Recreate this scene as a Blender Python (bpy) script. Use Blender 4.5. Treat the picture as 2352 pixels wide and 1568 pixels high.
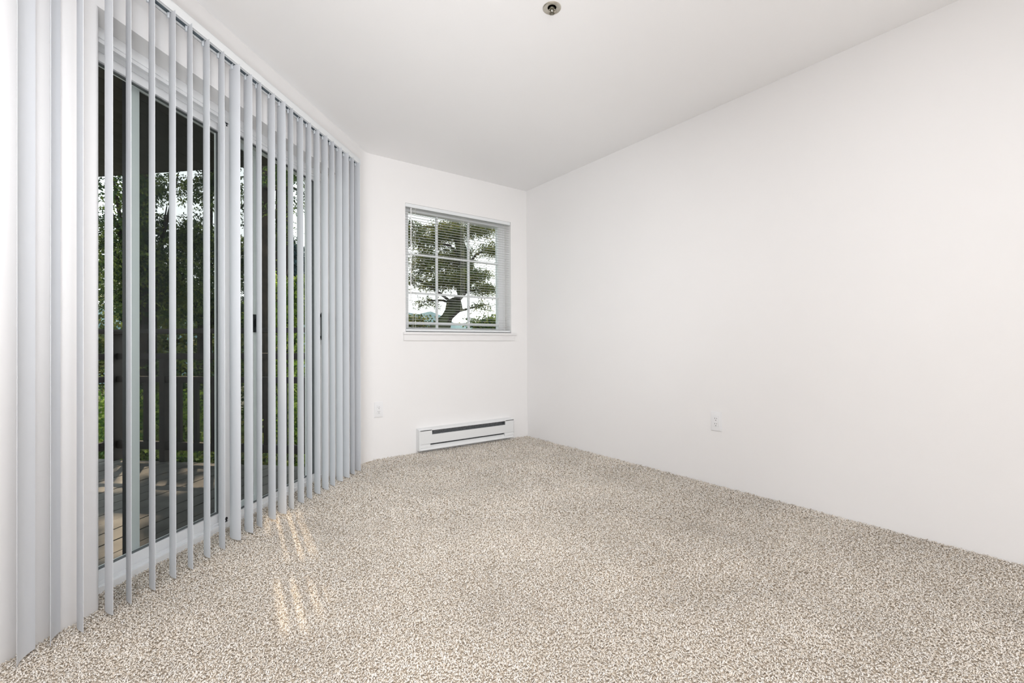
import bpy, bmesh, math, random
import numpy as np
from mathutils import Vector, Matrix

for o in list(bpy.data.objects):
    bpy.data.objects.remove(o, do_unlink=True)
SC = bpy.context.scene
COL = SC.collection
random.seed(7)
RNG = np.random.default_rng(11)

# ------------------------------------------------------------------ camera
CAM_H = 0.9229
cd = bpy.data.cameras.new('camera')
cd.sensor_width = 36.0
cd.lens = 1056.494 * 36.0 / 2352.0
cd.clip_start = 0.03
cd.clip_end = 600
cam = bpy.data.objects.new('camera', cd)
COL.objects.link(cam)
_yaw, _pitch, _roll = 0.6287, 0.0051, -0.0048
_F = Vector((math.sin(_yaw) * math.cos(_pitch), math.cos(_yaw) * math.cos(_pitch), math.sin(_pitch)))
_r = Vector((math.cos(_yaw), -math.sin(_yaw), 0))
_u = _r.cross(_F)
_R = _r * math.cos(_roll) + _u * math.sin(_roll)
_U = -_r * math.sin(_roll) + _u * math.cos(_roll)
cam.matrix_world = Matrix(((_R.x, _U.x, -_F.x, 0), (_R.y, _U.y, -_F.y, 0), (_R.z, _U.z, -_F.z, CAM_H), (0, 0, 0, 1)))
SC.camera = cam

# ------------------------------------------------------------------ view + world + lights
SC.view_settings.view_transform = 'Standard'
SC.view_settings.look = 'None'
SC.view_settings.exposure = 0.0
SC.view_settings.gamma = 1.0
SC.view_settings.use_curve_mapping = False

w = bpy.data.worlds.new('sky')
SC.world = w
w.use_nodes = True
wn = w.node_tree.nodes
wl = w.node_tree.links
bg = wn['Background']
tc = wn.new('ShaderNodeTexCoord')
sx = wn.new('ShaderNodeSeparateXYZ')
mr = wn.new('ShaderNodeMapRange')
mr.inputs[1].default_value = -0.05
mr.inputs[2].default_value = 0.7
cr = wn.new('ShaderNodeValToRGB')
cr.color_ramp.elements[0].color = (1.0, 0.985, 0.96, 1)
cr.color_ramp.elements[1].color = (0.82, 0.92, 1.0, 1)
wl.new(tc.outputs['Generated'], sx.inputs[0])
wl.new(sx.outputs['Z'], mr.inputs[0])
wl.new(mr.outputs[0], cr.inputs[0])
wl.new(cr.outputs[0], bg.inputs[0])
bg.inputs[1].default_value = 2.3


def lamp(name, kind, loc, energy, color=(1, 1, 1), size=None, size_y=None, direction=None, angle=None):
    ld = bpy.data.lights.new(name, kind)
    ld.energy = energy
    ld.color = color
    if size:
        ld.shape = 'RECTANGLE'
        ld.size = size
        ld.size_y = size_y or size
    if angle:
        ld.angle = angle
    o = bpy.data.objects.new(name, ld)
    o.location = loc
    if direction:
        o.rotation_euler = Vector(direction).to_track_quat('-Z', 'Y').to_euler()
    COL.objects.link(o)
    return o


SUN_AZ, SUN_EL = math.radians(5.0), math.radians(40.0)
sun_dir = Vector((-math.sin(SUN_AZ) * math.cos(SUN_EL), -math.cos(SUN_AZ) * math.cos(SUN_EL), -math.sin(SUN_EL)))
lamp('sun', 'SUN', (4, 20, 20), 6.0, (1.0, 0.76, 0.54), direction=sun_dir, angle=math.radians(0.7))
# added fill lights, out of view, balanced to brighten the walls and ceiling evenly
def fill_spot(name, loc, watts, direction, cone, color=(0.93, 0.955, 1.0), radius=0.25):
    o = lamp(name, 'SPOT', loc, watts, color, direction=direction)
    o.data.spot_size = math.radians(cone)
    o.data.spot_blend = 1.0
    o.data.shadow_soft_size = radius


fill_spot('bounce_fill', (-0.1, -0.3, 0.35), 165, (0.22, 0.30, 1), 140)  # added fill spots aimed up at the ceiling
fill_spot('bounce_fill', (-0.3, -0.6, 0.30), 180, (0.05, 0.10, 1), 90)
fill_spot('frontal_fill', (0.0, -0.3, 1.3), 235, (0.42, 0.90, 0.0), 75, (0.98, 0.99, 1.0), 0.4)  # added frontal fill towards the back wall
lamp('ceiling_fill', 'AREA', (0.12, 0.2, 2.42), 53, (0.98, 0.98, 1.0), 1.2, 1.2, direction=(0, 0, -1))  # added fill panel above the camera, no known fixture
lamp('ceiling_fill', 'AREA', (-0.8, -2.1, 2.40), 30, (0.98, 0.98, 1.0), 2.4, 2.2, direction=(0, 0, -1))  # second added fill panel, behind the camera

# ------------------------------------------------------------------ measured frame
H = 2.44
XR, YB, XL = 2.8102, 3.6129, 1.2063
ANG = 0.7723
T2 = Vector((-math.sin(ANG), -math.cos(ANG)))
N2 = Vector((-math.cos(ANG), math.sin(ANG)))
CORNER = Vector((XL, YB, 0))
M_LEFT = Matrix.Translation(CORNER) @ Matrix(((T2.x, -N2.x, 0, 0), (T2.y, -N2.y, 0, 0), (0, 0, 1, 0), (0, 0, 0, 1)))


def LW(s, off, z):
    """point on the angled left wall: s along it from the far corner, off towards the room"""
    return M_LEFT @ Vector((s, off, z))


# ------------------------------------------------------------------ materials
def mat(name, color, rough=0.5, var=0.04, scale=6.0, bump=0.0, bscale=60.0, metal=0.0, spec=0.4, sub=0.0, trans=0.0, detail=3.0):
    m = bpy.data.materials.new(name)
    m.use_nodes = True
    nt = m.node_tree
    b = nt.nodes['Principled BSDF']
    b.inputs['Roughness'].default_value = rough
    b.inputs['Metallic'].default_value = metal
    b.inputs['Specular IOR Level'].default_value = spec
    tcn = nt.nodes.new('ShaderNodeTexCoord')
    nz = nt.nodes.new('ShaderNodeTexNoise')
    nz.inputs['Scale'].default_value = scale
    nz.inputs['Detail'].default_value = detail
    nt.links.new(tcn.outputs['Object'], nz.inputs['Vector'])
    rp = nt.nodes.new('ShaderNodeValToRGB')
    rp.color_ramp.elements[0].position = 0.3
    rp.color_ramp.elements[1].position = 0.7
    rp.color_ramp.elements[0].color = tuple(max(0, c * (1 - var)) for c in color) + (1,)
    rp.color_ramp.elements[1].color = tuple(min(1, c * (1 + var)) for c in color) + (1,)
    nt.links.new(nz.outputs['Fac'], rp.inputs[0])
    nt.links.new(rp.outputs[0], b.inputs['Base Color'])
    if bump:
        n2 = nt.nodes.new('ShaderNodeTexNoise')
        n2.inputs['Scale'].default_value = bscale
        n2.inputs['Detail'].default_value = 4
        nt.links.new(tcn.outputs['Object'], n2.inputs['Vector'])
        bp = nt.nodes.new('ShaderNodeBump')
        bp.inputs['Strength'].default_value = bump
        bp.inputs['Distance'].default_value = 0.002
        nt.links.new(n2.outputs['Fac'], bp.inputs['Height'])
        nt.links.new(bp.outputs[0], b.inputs['Normal'])
    if trans:
        out = nt.nodes['Material Output']
        tr = nt.nodes.new('ShaderNodeBsdfTranslucent')
        nt.links.new(rp.outputs[0], tr.inputs['Color'])
        mx = nt.nodes.new('ShaderNodeMixShader')
        mx.inputs[0].default_value = trans
        nt.links.new(b.outputs[0], mx.inputs[1])
        nt.links.new(tr.outputs[0], mx.inputs[2])
        nt.links.new(mx.outputs[0], out.inputs['Surface'])
    return m


def glass_mat(name, tint, refl=1.0):
    m = bpy.data.materials.new(name)
    m.use_nodes = True
    nt = m.node_tree
    nt.nodes.remove(nt.nodes['Principled BSDF'])
    out = nt.nodes['Material Output']
    tr = nt.nodes.new('ShaderNodeBsdfTransparent')
    nz = nt.nodes.new('ShaderNodeTexNoise')
    nz.inputs['Scale'].default_value = 1.5
    rp = nt.nodes.new('ShaderNodeValToRGB')
    rp.color_ramp.elements[0].color = tuple(c * 0.985 for c in tint) + (1,)
    rp.color_ramp.elements[1].color = tuple(tint) + (1,)
    nt.links.new(nz.outputs['Fac'], rp.inputs[0])
    nt.links.new(rp.outputs[0], tr.inputs[0])
    gl = nt.nodes.new('ShaderNodeBsdfGlossy')
    gl.inputs['Roughness'].default_value = 0.0
    gl.inputs['Color'].default_value = (refl, refl, refl, 1)        # reflections dimmed so the view outside stays dark
    # Schlick reflectance of one face: 0.04 + 0.96 * (1 - cos)^5
    lw = nt.nodes.new('ShaderNodeLayerWeight')
    lw.inputs['Blend'].default_value = 0.5
    pw = nt.nodes.new('ShaderNodeMath')
    pw.operation = 'POWER'
    pw.inputs[1].default_value = 5.0
    ma = nt.nodes.new('ShaderNodeMath')
    ma.operation = 'MULTIPLY_ADD'
    ma.inputs[1].default_value = 0.96
    ma.inputs[2].default_value = 0.04
    nt.links.new(lw.outputs['Facing'], pw.inputs[0])
    nt.links.new(pw.outputs[0], ma.inputs[0])
    mx = nt.nodes.new('ShaderNodeMixShader')
    nt.links.new(ma.outputs[0], mx.inputs[0])
    nt.links.new(tr.outputs[0], mx.inputs[1])
    nt.links.new(gl.outputs[0], mx.inputs[2])
    nt.links.new(mx.outputs[0], out.inputs['Surface'])
    return m


def screen_mat(name):
    m = bpy.data.materials.new(name)
    m.use_nodes = True
    nt = m.node_tree
    b = nt.nodes['Principled BSDF']
    b.inputs['Base Color'].default_value = (0.014, 0.016, 0.017, 1)
    b.inputs['Roughness'].default_value = 0.8
    out = nt.nodes['Material Output']
    tr = nt.nodes.new('ShaderNodeBsdfTransparent')
    mx = nt.nodes.new('ShaderNodeMixShader')
    nz = nt.nodes.new('ShaderNodeTexNoise')
    nz.inputs['Scale'].default_value = 3
    mrn = nt.nodes.new('ShaderNodeMapRange')
    mrn.inputs[3].default_value = 0.22
    mrn.inputs[4].default_value = 0.30
    nt.links.new(nz.outputs['Fac'], mrn.inputs[0])
    nt.links.new(mrn.outputs[0], mx.inputs[0])
    nt.links.new(tr.outputs[0], mx.inputs[1])
    nt.links.new(b.outputs[0], mx.inputs[2])
    nt.links.new(mx.outputs[0], out.inputs['Surface'])
    return m


def attr_mat(name, rough=0.9, trans=0.0, lowvar=0.0, lowscale=2.0, spec=0.2):
    m = bpy.data.materials.new(name)
    m.use_nodes = True
    nt = m.node_tree
    b = nt.nodes['Principled BSDF']
    b.inputs['Roughness'].default_value = rough
    b.inputs['Specular IOR Level'].default_value = spec
    at = nt.nodes.new('ShaderNodeAttribute')
    at.attribute_name = 'tint'
    src = at.outputs['Color']
    if lowvar:
        tcn = nt.nodes.new('ShaderNodeTexCoord')
        nz = nt.nodes.new('ShaderNodeTexNoise')
        nz.inputs['Scale'].default_value = lowscale
        nz.inputs['Detail'].default_value = 4
        nt.links.new(tcn.outputs['Object'], nz.inputs['Vector'])
        mrn = nt.nodes.new('ShaderNodeMapRange')
        mrn.inputs[1].default_value = 0.3
        mrn.inputs[2].default_value = 0.7
        mrn.inputs[3].default_value = 1 - lowvar
        mrn.inputs[4].default_value = 1 + lowvar
        nt.links.new(nz.outputs['Fac'], mrn.inputs[0])
        mm = nt.nodes.new('ShaderNodeVectorMath')
        mm.operation = 'SCALE'
        nt.links.new(src, mm.inputs[0])
        nt.links.new(mrn.outputs[0], mm.inputs['Scale'])
        src = mm.outputs[0]
    nt.links.new(src, b.inputs['Base Color'])
    if trans:
        out = nt.nodes['Material Output']
        tr = nt.nodes.new('ShaderNodeBsdfTranslucent')
        nt.links.new(src, tr.inputs['Color'])
        mx = nt.nodes.new('ShaderNodeMixShader')
        mx.inputs[0].default_value = trans
        nt.links.new(b.outputs[0], mx.inputs[1])
        nt.links.new(tr.outputs[0], mx.inputs[2])
        nt.links.new(mx.outputs[0], out.inputs['Surface'])
    return m


M = dict(
    wall=mat('wall_paint', (0.862, 0.850, 0.843), 0.7, 0.008, 1.2, 0.06, 180, spec=0.25),
    ceiling=mat('ceiling_paint', (0.91, 0.905, 0.905), 0.85, 0.008, 1.0, 0.06, 150, spec=0.15),
    trim=mat('window_trim_paint', (0.83, 0.82, 0.815), 0.45, 0.01, 3),
    vinyl=mat('white_vinyl', (0.86, 0.87, 0.88), 0.35, 0.01, 4),
    vane=mat('vane_pvc', (0.745, 0.765, 0.795), 0.42, 0.008, 2, trans=0.12),
    rail=mat('blind_rail_enamel', (0.80, 0.82, 0.83), 0.35, 0.01, 5),
    track_shade=mat('track_painted_shade', (0.18, 0.22, 0.25), 0.5, 0.1, 30),
    clip=mat('clear_clip_plastic', (0.62, 0.65, 0.68), 0.3, 0.02, 50),
    slat=mat('blind_slat_aluminium', (0.74, 0.74, 0.73), 0.4, 0.01, 5),
    cord=mat('blind_cord', (0.72, 0.72, 0.66), 0.8, 0.05, 200),
    wand=mat('white_wand', (0.88, 0.88, 0.88), 0.15, 0.02, 20),
    gasket=mat('rubber_gasket', (0.13, 0.14, 0.145), 0.6, 0.1, 40),
    black=mat('black_plastic', (0.012, 0.013, 0.015), 0.4, 0.15, 60),
    steel=mat('zinc_steel', (0.45, 0.46, 0.47), 0.35, 0.05, 60, metal=0.9),
    heater=mat('heater_enamel', (0.80, 0.81, 0.81), 0.35, 0.01, 6),
    heater_dark=mat('heater_fins_and_shade', (0.19, 0.20, 0.21), 0.6, 0.3, 80, metal=0.3),
    outlet=mat('outlet_plastic', (0.84, 0.84, 0.845), 0.3, 0.008, 20),
    slot=mat('outlet_slot', (0.03, 0.03, 0.03), 0.6, 0.1, 50),
    nickel=mat('brushed_nickel', (0.60, 0.57, 0.50), 0.28, 0.05, 90, metal=0.9),
    brass_dark=mat('dark_bronze', (0.17, 0.16, 0.12), 0.35, 0.15, 90, metal=0.8),
    bulb=mat('sprinkler_bulb', (0.75, 0.75, 0.72), 0.1, 0.02, 50),
    carpet=mat('carpet_backing', (0.50, 0.43, 0.35), 0.95, 0.3, 160, 0.6, 300, spec=0.1),
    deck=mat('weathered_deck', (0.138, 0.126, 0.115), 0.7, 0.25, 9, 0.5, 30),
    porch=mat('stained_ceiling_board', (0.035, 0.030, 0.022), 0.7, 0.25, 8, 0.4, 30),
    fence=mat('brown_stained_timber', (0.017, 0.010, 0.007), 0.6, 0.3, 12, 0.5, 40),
    stucco=mat('outside_siding', (0.30, 0.28, 0.25), 0.8, 0.08, 6, 0.3, 40),
    bark=mat('tree_bark', (0.020, 0.015, 0.011), 0.95, 0.5, 14, 1.0, 25),
    mossy=mat('mossy_bark', (0.050, 0.058, 0.028), 0.95, 0.5, 10, 1.0, 25),
    soil=mat('forest_floor', (0.06, 0.055, 0.03), 0.95, 0.4, 1.5, 0.8, 5),
    hill=mat('hazy_hill', (0.12, 0.19, 0.20), 1.0, 0.25, 0.06),  # aerial haze is mixed into this base colour
    leaf=attr_mat('leaf', 0.55, 0.48, 0.25, 1.5, spec=0.3),
    pile=attr_mat('carpet_yarn', 0.95, 0.0, 0.09, 2.6, spec=0.05),
    glass=glass_mat('window_glass', (0.93, 0.955, 0.945), 0.19),
    screen=screen_mat('insect_screen_mesh'),
)


# ------------------------------------------------------------------ building helpers
class MB:
    """collects shapes into one mesh"""

    def __init__(self):
        self.bm = bmesh.new()

    def box(self, a, b, bevel=0.0):
        x0, y0, z0 = (min(a[i], b[i]) for i in range(3))
        x1, y1, z1 = (max(a[i], b[i]) for i in range(3))
        vs = [self.bm.verts.new(p) for p in ((x0, y0, z0), (x1, y0, z0), (x1, y1, z0), (x0, y1, z0), (x0, y0, z1), (x1, y0, z1), (x1, y1, z1), (x0, y1, z1))]
        fs = [self.bm.faces.new([vs[i] for i in f]) for f in ((0, 3, 2, 1), (4, 5, 6, 7), (0, 1, 5, 4), (1, 2, 6, 5), (2, 3, 7, 6), (3, 0, 4, 7))]
        if bevel:
            es = set(e for f in fs for e in f.edges)
            bmesh.ops.bevel(self.bm, geom=list(es), offset=bevel, segments=2, profile=0.7, affect='EDGES')
        return self

    def prism(self, poly, z0, z1, axis='z'):
        """polygon (CCW in its own plane) extruded; axis z: (x,y); x: (y,z); y: (x,z)"""
        def P(p, t):
            if axis == 'z':
                return (p[0], p[1], t)
            if axis == 'x':
                return (t, p[0], p[1])
            return (p[0], t, p[1])
        a = [self.bm.verts.new(P(p, z0)) for p in poly]
        b = [self.bm.verts.new(P(p, z1)) for p in poly]
        n = len(poly)
        self.bm.faces.new(a[::-1])
        self.bm.faces.new(b)
        for i in range(n):
            self.bm.faces.new((a[i], a[(i + 1) % n], b[(i + 1) % n], b[i]))
        return self

    def lathe(self, prof, seg=24, center=(0, 0, 0)):
        rings = []
        for r, z in prof:
            rings.append([self.bm.verts.new((center[0] + r * math.cos(2 * math.pi * k / seg), center[1] + r * math.sin(2 * math.pi * k / seg), center[2] + z)) for k in range(seg)])
        for a, b in zip(rings, rings[1:]):
            for k in range(seg):
                self.bm.faces.new((a[k], a[(k + 1) % seg], b[(k + 1) % seg], b[k]))
        self.bm.faces.new(rings[0][::-1])
        self.bm.faces.new(rings[-1])
        return self

    def tube(self, pts, radii, seg=8):
        pts = [Vector(p) for p in pts]
        if not hasattr(radii, '__len__'):
            radii = [radii] * len(pts)
        rings = []
        for i, p in enumerate(pts):
            d = (pts[min(i + 1, len(pts) - 1)] - pts[max(i - 1, 0)]).normalized()
            up = Vector((0, 0, 1)) if abs(d.z) < 0.9 else Vector((1, 0, 0))
            x = d.cross(up).normalized()
            y = d.cross(x).normalized()
            rings.append([self.bm.verts.new(p + (x * math.cos(2 * math.pi * k / seg) + y * math.sin(2 * math.pi * k / seg)) * radii[i]) for k in range(seg)])
        for a, b in zip(rings, rings[1:]):
            for k in range(seg):
                self.bm.faces.new((a[k], a[(k + 1) % seg], b[(k + 1) % seg], b[k]))
        self.bm.faces.new(rings[0][::-1])
        self.bm.faces.new(rings[-1])
        return self

    def mesh(self, name, material, smooth=True):
        bmesh.ops.recalc_face_normals(self.bm, faces=self.bm.faces)
        me = bpy.data.meshes.new(name)
        self.bm.to_mesh(me)
        self.bm.free()
        me.materials.append(material)
        if smooth and len(me.polygons):
            me.polygons.foreach_set('use_smooth', [True] * len(me.polygons))
            me.set_sharp_from_angle(angle=math.radians(35))
        return me

    def build(self, name, material, parent=None, smooth=True):
        return put(name, self.mesh(name, material, smooth), parent)


def put(name, me, parent=None, loc=None, rotz=0.0):
    o = bpy.data.objects.new(name, me)
    COL.objects.link(o)
    if parent:
        o.parent = parent
    if loc is not None:
        o.location = loc
    if rotz:
        o.rotation_euler = (0, 0, rotz)
    return o


def empty(name, matrix=None, label=None, cat=None, group=None, kind=None):
    o = bpy.data.objects.new(name, None)
    o.empty_display_size = 0.1
    COL.objects.link(o)
    if matrix is not None:
        o.matrix_world = matrix
    return tag(o, label, cat, group, kind)


def tag(o, label=None, cat=None, group=None, kind=None):
    if label:
        o['label'] = label
    if cat:
        o['category'] = cat
    if group:
        o['group'] = group
    if kind:
        o['kind'] = kind
    return o


def struct(o, label=None):
    return tag(o, label, None, None, 'structure')


def B(*a, **k):
    return MB().box(*a, **k)


# ================================================================== ROOM SHELL
DOOR_S0, DOOR_S1, DOOR_Z = 0.43, 2.037, 2.11        # opening in the angled wall
WTH = 0.24
S_END = 4.88
P_END = LW(S_END, 0, 0)
Y_REAR = -3.6

floor_poly = [(XR, YB), (XL, YB), (P_END.x, P_END.y), (P_END.x, Y_REAR), (XR, Y_REAR)]
d = LW(DOOR_S0, -0.10, 0)
d2 = LW(DOOR_S1, -0.10, 0)
fl = MB().prism([(XR, YB), (XL, YB), tuple(LW(DOOR_S0, 0, 0).xy), tuple(d.xy), tuple(d2.xy), tuple(LW(DOOR_S1, 0, 0).xy), (P_END.x, P_END.y), (P_END.x, Y_REAR), (XR, Y_REAR)], -0.12, 0.0)
floor = struct(fl.build('floor', M['carpet'], smooth=False), 'room floor covered wall to wall with speckled beige carpet')
ceil = struct(MB().prism([(XR + .12, YB + .14), (XL - .1, YB + .14), (P_END.x - .1, P_END.y + .1), (P_END.x - .1, Y_REAR - .1), (XR + .12, Y_REAR - .1)], H, H + 0.12).build('ceiling', M['ceiling'], smooth=False), 'smooth white ceiling of the empty room')
struct(B((XR, Y_REAR - 0.1, -0.12), (XR + 0.12, YB + 0.14, H)).build('wall_right', M['wall'], smooth=False), 'long blank off-white wall with one outlet low down')
struct(B((P_END.x - .1, Y_REAR - 0.1, -0.12), (XR, Y_REAR, H)).build('wall_rear', M['wall'], smooth=False), 'off-white wall behind the camera')
struct(B((P_END.x - .1, Y_REAR, -0.12), (P_END.x, P_END.y + .05, H)).build('wall_rear_side', M['wall'], smooth=False), 'off-white side wall behind the camera')

# left (angled) wall with bullnosed door opening
r = 0.022
arcL = [(DOOR_S1 + r - r * math.cos(a), -r + r * math.sin(a)) for a in [math.radians(10 * k) for k in range(10)]]
left_pillar = arcL + [(S_END, 0), (S_END, -WTH), (DOOR_S1, -WTH)]
arcR = [(DOOR_S0 - r + r * math.cos(a), -r + r * math.sin(a)) for a in [math.radians(10 * k) for k in range(10)]]
right_pillar = [(DOOR_S0, -WTH)] + arcR + [(0, 0), (0.02, -WTH)]
wl_ = MB()
wl_.prism(left_pillar, -0.12, DOOR_Z)
wl_.prism(right_pillar, -0.12, DOOR_Z)
wl_.prism([(0, 0), (0.02, -WTH), (S_END, -WTH), (S_END, 0)], DOOR_Z, H)
wall_left = struct(wl_.build('wall_left', M['wall']), 'angled off-white wall around the sliding door')
wall_left.matrix_world = M_LEFT

# back wall with window opening and a softened corner where it meets the angled wall
WX0, WX1, WZ0, WZ1 = 1.535, 2.618, 1.026, 2.103
wb = MB()
BT = 0.16
wb.box((XL + 0.02, YB, -0.12), (WX0, YB + BT, H))
wb.box((WX1, YB, -0.12), (XR, YB + BT, H))
wb.box((WX0, YB, -0.12), (WX1, YB + BT, WZ0))
wb.box((WX0, YB, WZ1), (WX1, YB + BT, H))
t = 0.055
pa = Vector((XL, YB)) + T2 * t
pb = Vector((XL + t, YB))
bend = math.pi / 2 - ANG          # direction change between the two walls
nb = Vector((0, -1))
Rf = t / math.tan((math.pi / 2 - ANG) / 2)
ctr = pb + nb * Rf
a0 = math.atan2((pb - ctr).y, (pb - ctr).x)
a1 = math.atan2((pa - ctr).y, (pa - ctr).x)
fil = [tuple(ctr + Vector((math.cos(a0 + (a1 - a0) * k / 8), math.sin(a0 + (a1 - a0) * k / 8))) * Rf) for k in range(9)]
wb.prism(fil + [(XL, YB + 0.01)], 0.0, H)
wall_back = struct(wb.build('wall_back', M['wall']), 'short off-white back wall with window and baseboard heater')

# window stool and apron (trim)
sill_root = struct(B((1.510, YB - 0.028, 1.006), (2.668, YB + 0.10, 1.026), bevel=0.004).build('trim_1', M['trim']), 'white window stool with apron under the window')
B((1.513, YB - 0.014, 0.954), (2.650, YB - 0.0005, 1.006), bevel=0.003).build('apron', M['trim'], sill_root)

# ------------------------------------------------------------------ carpet pile (real tufts)
def carpet():
    F = np.array(_F)
    Rv = np.array(_R)
    pts = []
    for d0, d1, sp in ((0.75, 1.7, 0.0047), (1.7, 2.4, 0.0056), (2.4, 3.2, 0.0068), (3.2, 5.0, 0.0082)):
        half = d1 * 1.25 + 0.7
        n1 = int((d1 - d0 + .0) / sp) + 1
        n2 = int(2 * half / sp) + 1
        a, b = np.meshgrid(d0 + np.arange(n1) * sp, -half + np.arange(n2) * sp, indexing='ij')
        a = a.ravel() + RNG.uniform(-.5, .5, a.size) * sp
        b = b.ravel() + RNG.uniform(-.5, .5, b.size) * sp
        k = (np.abs(b) < a * 1.25 + 0.7) & (a >= d0) & (a < d1)
        a, b = a[k], b[k]
        fx = F[:2] / np.linalg.norm(F[:2])
        rx = np.array([fx[1], -fx[0]])
        p = a[:, None] * fx + b[:, None] * rx
        pts.append(np.c_[p, np.full(len(p), sp)])
    P = np.concatenate(pts)
    rel = P[:, :2] - np.array([XL, YB])
    s = rel @ np.array(T2)
    off = -(rel @ np.array(N2))
    inside = (P[:, 0] < XR - .004) & (P[:, 1] < YB - .004) & ((off > 0.004) | ((off > -0.098) & (s > DOOR_S0 + .004) & (s < DOOR_S1 - .004)))
    inside &= ~((off < 0.05) & (off > 0.0) & (s < 0.10))
    P = P[inside]
    n = len(P)
    sp = P[:, 2]
    # low frequency lean of the pile (vacuum marks) plus random curl
    x, y = P[:, 0], P[:, 1]
    low = np.sin(2.1 * x + 1.3 * np.sin(1.7 * y)) + np.sin(1.6 * y - 1.1 * np.sin(2.3 * x + 1))
    az = RNG.uniform(0, 2 * np.pi, n)
    tilt = np.radians(RNG.uniform(35, 82, n))
    ln = RNG.uniform(0.0085, 0.0145, n) * np.clip(sp / 0.0054, 1.0, 1.5)
    rad = sp * RNG.uniform(0.33, 0.48, n)
    dirv = np.c_[np.cos(az) * np.sin(tilt), np.sin(az) * np.sin(tilt), np.cos(tilt)]
    dirv[:, 0] += 0.18 * low
    dirv /= np.linalg.norm(dirv, axis=1)[:, None]
    zb = 0.001 + RNG.uniform(0, 0.004, n)
    base = np.c_[x, y, zb]
    mid = base + dirv * (ln * 0.5)[:, None]
    tip = base + dirv * ln[:, None]
    side = np.cross(dirv, np.array([0, 0, 1.0]))
    side /= np.linalg.norm(side, axis=1)[:, None] + 1e-9
    up = np.cross(side, dirv)
    V = np.empty((n, 5, 3))
    V[:, 0] = base
    for k, a in enumerate((0.5, 2.6, 4.7)):
        V[:, 1 + k] = mid + (side * math.cos(a) + up * math.sin(a)) * rad[:, None]
    V[:, 4] = tip
    V[:, :, 2] = np.maximum(V[:, :, 2], 0.0005)
    tri = np.array([(0, 2, 1), (0, 3, 2), (0, 1, 3), (4, 1, 2), (4, 2, 3), (4, 3, 1)])
    Fi = (np.arange(n)[:, None, None] * 5 + tri[None]).reshape(-1, 3)
    me = bpy.data.meshes.new('carpet_pile')
    me.vertices.add(n * 5)
    me.vertices.foreach_set('co', V.reshape(-1))
    me.loops.add(len(Fi) * 3)
    me.loops.foreach_set('vertex_index', Fi.reshape(-1).astype(np.int32))
    me.polygons.add(len(Fi))
    me.polygons.foreach_set('loop_start', (np.arange(len(Fi)) * 3).astype(np.int32))
    me.polygons.foreach_set('use_smooth', np.ones(len(Fi), dtype=bool))
    me.update(calc_edges=True)
    pal = np.array([(0.89, 0.83, 0.755), (0.83, 0.755, 0.66), (0.94, 0.90, 0.845), (0.66, 0.575, 0.475), (0.45, 0.375, 0.295)])
    idx = RNG.choice(5, n, p=[0.38, 0.29, 0.20, 0.10, 0.03])
    c = pal[idx] * RNG.uniform(0.9, 1.1, n)[:, None]
    ca = np.ones((n, 5, 4))
    ca[:, :, :3] = c[:, None, :]
    at = me.color_attributes.new('tint', 'FLOAT_COLOR', 'POINT')
    at.data.foreach_set('color', ca.reshape(-1).astype(np.float32))
    me.materials.append(M['pile'])
    o = put('carpet_pile', me, floor)
    o['kind'] = 'stuff'
    return n


carpet()

# ================================================================== SLIDING GLASS DOOR (door_1)
door = empty('door_1', M_LEFT, 'white vinyl sliding patio door behind the vertical blind', kind='structure')
f = MB()
o0, o1 = -0.10, -0.235
f.box((DOOR_S0 + 0.001, o0, 2.070), (DOOR_S1 - 0.001, o1, DOOR_Z - 0.0005), bevel=0.003)      # head
f.box((DOOR_S0 + 0.001, o0 - .006, 2.056), (DOOR_S1 - 0.001, o0 - 0.012, 2.072))
f.box((DOOR_S0 + 0.001, -0.150, 2.050), (DOOR_S1 - 0.001, -0.154, 2.072))
f.box((DOOR_S0 + 0.001, o0, -0.02), (DOOR_S0 + 0.028, o1, 2.072), bevel=0.003)
f.box((DOOR_S1 - 0.030, o0, -0.02), (DOOR_S1 - 0.001, o1, 2.072), bevel=0.003)
f.box((DOOR_S0 + 0.001, o0, -0.02), (DOOR_S1 - 0.001, o1, 0.012), bevel=0.003)       # sill
f.box((DOOR_S0 + 0.028, -0.112, 0.011), (DOOR_S1 - 0.03, -0.100, 0.030), bevel=0.002)
f.box((DOOR_S0 + 0.028, -0.155, 0.011), (DOOR_S1 - 0.03, -0.151, 0.026))
f.box((DOOR_S0 + 0.028, -0.205, 0.011), (DOOR_S1 - 0.03, -0.200, 0.026))
f.build('door_frame', M['vinyl'], door)


def door_panel(name, s0, s1, y0, y1, z0, z1, st, zr0, zr1):
    p = MB()
    p.box((s0, y0, z0), (s0 + st, y1, z1), bevel=0.003)
    p.box((s1 - st, y0, z0), (s1, y1, z1), bevel=0.003)
    p.box((s0 + st - .002, y0 - .002, z0), (s1 - st + .002, y1 + .002, zr0), bevel=0.003)
    p.box((s0 + st - .002, y0 - .002, zr1), (s1 - st + .002, y1 + .002, z1), bevel=0.003)
    e = p.build(name, M['vinyl'], door)
    g = MB()
    ym = (y0 + y1) / 2
    for a, b in (((s0 + st - .004, ym - .005, zr0 - .004), (s0 + st + .004, ym + .010, zr1 + .004)), ((s1 - st - .004, ym - .005, zr0 - .004), (s1 - st + .004, ym + .010, zr1 + .004)),
                 ((s0 + st, ym - .005, zr0 - .004), (s1 - st, ym + .010, zr0 + .004)), ((s0 + st, ym - .005, zr1 - .004), (s1 - st, ym + .010, zr1 + .004))):
        g.box(a, b)
    g.build('glazing_gasket', M['gasket'], e)
    B((s0 + st - .002, ym - 0.003, zr0 - .002), (s1 - st + .002, ym + 0.003, zr1 + .002)).build('glass_pane', M['glass'], e, smooth=False)
    return e


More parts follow.
